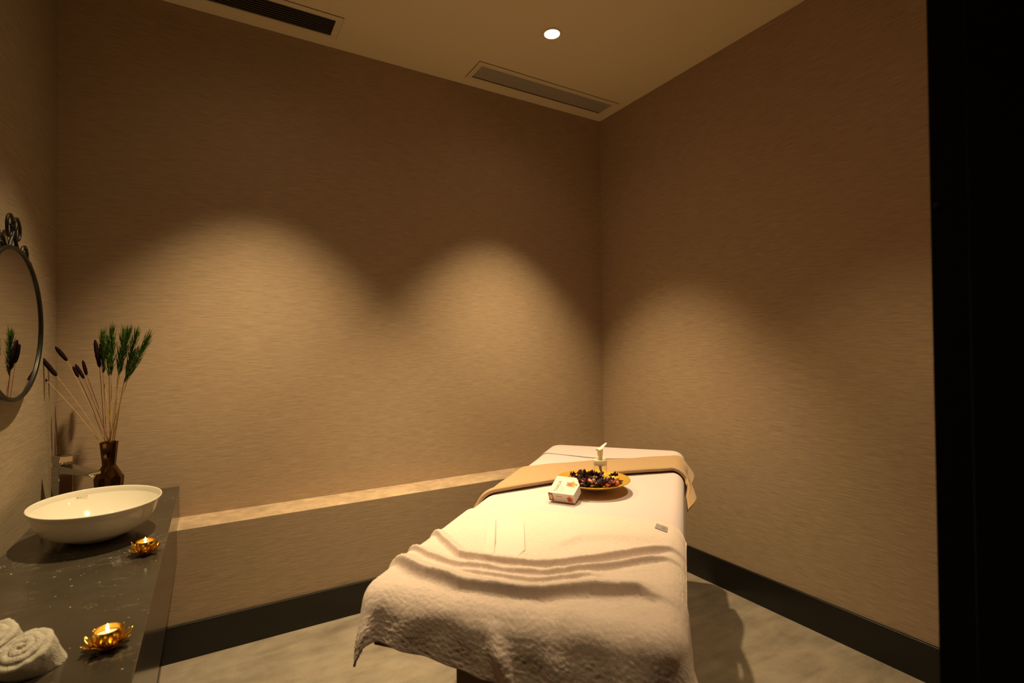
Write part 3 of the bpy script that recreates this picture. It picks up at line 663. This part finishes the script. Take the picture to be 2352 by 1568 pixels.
# ------------------------------------------------------------------ lotus candle holders with candles
LS = 0.84
def lotus(p, rot, lb_h, lb_c):
    x, y = p.x, p.y
    h = thing('lotus_candle_holder', lb_h, 'candle holder', (x, y, ZC), 'lotus candle holders')
    put('cup', MB().lathe([(0.0001, 0.008), (0.024, 0.008), (0.029, 0.012), (0.031, 0.022), (0.0305, 0.042), (0.0298, 0.042), (0.0285, 0.022), (0.027, 0.015), (0.0001, 0.014)], (x, y, ZC), 40), 'gold', h)
    put('base_plate', MB().lathe([(0.0001, 0.0), (0.020, 0.0), (0.024, 0.004), (0.020, 0.009), (0.0001, 0.009)], (x, y, ZC), 24), 'gold', h)
    for ring, (nn, r0, r1, z1, w) in enumerate(((8, 0.018, 0.057, 0.017, 0.030), (8, 0.018, 0.048, 0.028, 0.026))):
        for k in range(nn):
            an = rot + 2 * math.pi * (k + 0.5 * ring) / nn + random.uniform(-0.06, 0.06); d = Vector((math.cos(an), math.sin(an), 0)); s = Vector((-d.y, d.x, 0))
            Pp = np.zeros((7, 5, 3)); lift = random.uniform(0.85, 1.2)
            for i in range(7):
                t = i / 6; ww = w * 0.5 * (math.sin(math.pi * (0.18 + 0.80 * t)) ** 0.8)
                for j in range(5):
                    q = (j / 4 - 0.5) * 2; Pp[i, j] = Vector((x, y, ZC)) + d * (r0 + (r1 - r0) * t) + s * ww * q + Vector((0, 0, 0.005 + z1 * lift * t ** 1.7 + 0.004 * q * q * (1 - t * 0.5)))
            put('petal', MB().grid(Pp), 'gold', h, solid=0.0007, angle=0)
    c = thing('tea_candle', lb_c, 'candle', (x, y, ZC + 0.0145), 'lit candles in the lotus holders')
    wx = put('wax', MB().lathe([(0.0001, 0.0295), (0.020, 0.029), (0.0268, 0.0305), (0.0275, 0.029), (0.0265, 0.016), (0.0001, 0.0155)], (x, y, ZC), 36), 'wax', c)
    put('wick', MB().tube([(x, y, ZC + 0.029), (x + 0.0004, y, ZC + 0.035)], 0.0008, 6), 'wick', wx)
    h.scale = c.scale = (LS, LS, 1.0)
    put('flame', MB().lathe([(0.0001, 0.033), (0.0024, 0.036), (0.0036, 0.040), (0.0030, 0.045), (0.0015, 0.050), (0.0001, 0.054)], (x, y, ZC), 14), 'flame', c)
lotus(on_z(334, 1262, ZC + 0.012), 0.1, 'golden lotus candle holder beside the washbasin', 'lit candle in the lotus holder beside the washbasin')
lotus(on_z(247, 1474, ZC + 0.012), 0.4, 'golden lotus candle holder nearer the camera by the rolled towels', 'lit candle in the lotus holder nearest the camera')

# ------------------------------------------------------------------ rolled face towels
def roll(fc_, r, tilt, label, seed):
    """a towel rolled into a snail, leaning back so its spiral end looks up towards the doorway"""
    axis = Vector((0, 0, 1)) * math.cos(tilt) - fF * math.sin(tilt)
    zf = fc_.z - ZC; h = (zf + r * math.sin(tilt)) / math.cos(tilt)
    bc = Vector((fc_.x, fc_.y, fc_.z)) - axis * h
    t = thing('rolled_face_towel', label, 'rolled towel', (bc.x, bc.y, ZC), 'rolled face towels on the counter')
    mb = MB(); turns = 3.2; n = 260; Pz = np.zeros((n, 15, 3)); th0 = r / turns * 0.92
    sec = [(-0.5, 0.0), (-0.5, 0.4), (-0.5, 0.72), (-0.49, 0.93), (-0.42, 0.975), (-0.28, 0.993), (-0.1, 1.0), (0.0, 1.0), (0.1, 1.0), (0.28, 0.993), (0.42, 0.975), (0.49, 0.93), (0.5, 0.72), (0.5, 0.4), (0.5, 0.0)]
    for i in range(n):
        q = i / (n - 1); an = q * turns * 2 * math.pi + seed; rc = 0.004 + (r - th0 * 0.5 - 0.004) * q
        dome = 0.012 * (1 - q ** 2)
        for j, (a_, b_) in enumerate(sec):
            rr = rc + a_ * th0 * 1.16; cx, cy, cz = rr * math.cos(an), rr * math.sin(an), b_ * h + dome * b_ ** 4
            f = 0.0016 * noise.noise(Vector((cx * 420, cy * 420, cz * 420 + seed * 7))) + 0.003 * noise.noise(Vector((cx * 60, cy * 60, cz * 60 + seed * 3)))
            Pz[i, j] = (cx + f * math.cos(an) * (a_ * 2), cy + f * math.sin(an) * (a_ * 2), cz + f * (1 - abs(a_) * 1.6))
    q_ = np.array(Matrix.Rotation(tilt, 3, fR)); Pz = Pz @ q_.T; Pz += np.array(bc); Pz[..., 2] = np.maximum(Pz[..., 2], ZC + 0.0004)
    mb.grid(Pz); mb.f.append(tuple(range(15))); mb.f.append(tuple(range((n - 1) * 15, n * 15)))
    put('towel_roll', mb, 'roll', t, angle=0)
roll(on_z(47, 1494, ZC + 0.05), 0.055, 0.42, 'white rolled face towel on the counter, its spiral end fully in view', 0.4)
roll(on_z(-30, 1470, ZC + 0.052), 0.055, 0.42, 'white rolled face towel cut by the left picture edge', 2.0)

# ------------------------------------------------------------------ oval wall mirror with scrolled crest
MY, MZ, MA, MBz, MX = 2.287, 1.495, 0.296, 0.250, XL + 0.034
mr = thing('wall_mirror', 'oval wall mirror with black scrolled iron frame on the left wall', 'mirror', (XL, MY, MZ))
an = np.linspace(0, 2 * np.pi, 96, endpoint=False)
put('frame', MB().tube([(MX, MY + MA * math.cos(t), MZ + MBz * math.sin(t)) for t in an], 0.0075, 10, True), 'iron', mr)
put('backing', MB().add([(XL + 0.001, MY + MA * 0.97 * math.cos(t), MZ + MBz * 0.97 * math.sin(t)) for t in an] + [(MX - 0.004, MY + MA * math.cos(t), MZ + MBz * math.sin(t)) for t in an], [(i, (i + 1) % 96, 96 + (i + 1) % 96, 96 + i) for i in range(96)] + [tuple(range(96)), tuple(range(191, 95, -1))]), 'iron', mr)
put('mirror_glass', MB().add([(MX + 0.0, MY + MA * math.cos(t), MZ + MBz * math.sin(t)) for t in an] + [(MX - 0.003, MY + MA * math.cos(t), MZ + MBz * math.sin(t)) for t in an], [tuple(range(96)), tuple(range(191, 95, -1))] + [(i, (i + 1) % 96, 96 + (i + 1) % 96, 96 + i) for i in range(96)]), 'mirror', mr, smooth=False)
def scroll(cy, cz, r0, start, turns, sgn, tail_pt=None, asp=1.0, rad=0.0055):
    pts = []
    if tail_pt: pts += [(MX - 0.004, tail_pt[0], tail_pt[1])]
    n = 34
    for i in range(n):
        t = i / (n - 1); a_ = start + sgn * turns * 2 * math.pi * t; r = r0 * (1 - 0.78 * t)
        pts.append((MX - 0.004, cy + r * math.cos(a_), cz + r * asp * math.sin(a_)))
    put('scroll', MB().tube(pts, [rad * (1 - 0.35 * i / len(pts)) for i in range(len(pts))], 8), 'iron', mr)
top = MZ + MBz
for s in (1, -1):
    c = lambda y: MY + s * y
    k = 0 if s == 1 else math.pi
    def sc(dy, cz, r, st, turns, sg, tp, asp=1.0):
        scroll(c(dy), cz, r, st if s == 1 else math.pi - st, turns, sg * s, (c(tp[0]), tp[1]) if tp else None, asp)
    sc(0.036, top + 0.062, 0.040, math.pi, 1.35, -1, (0.045, top - 0.006), 1.25)
    sc(0.118, top - 0.008, 0.034, math.pi * 0.9, 1.3, -1, (0.060, top - 0.012), 1.1)
    sc(0.172, top - 0.052, 0.024, math.pi * 0.8, 1.2, -1, (0.140, top - 0.045), 1.3)
    sc(0.222, top - 0.098, 0.016, math.pi * 0.7, 1.1, -1, (0.200, top - 0.085), 1.6)
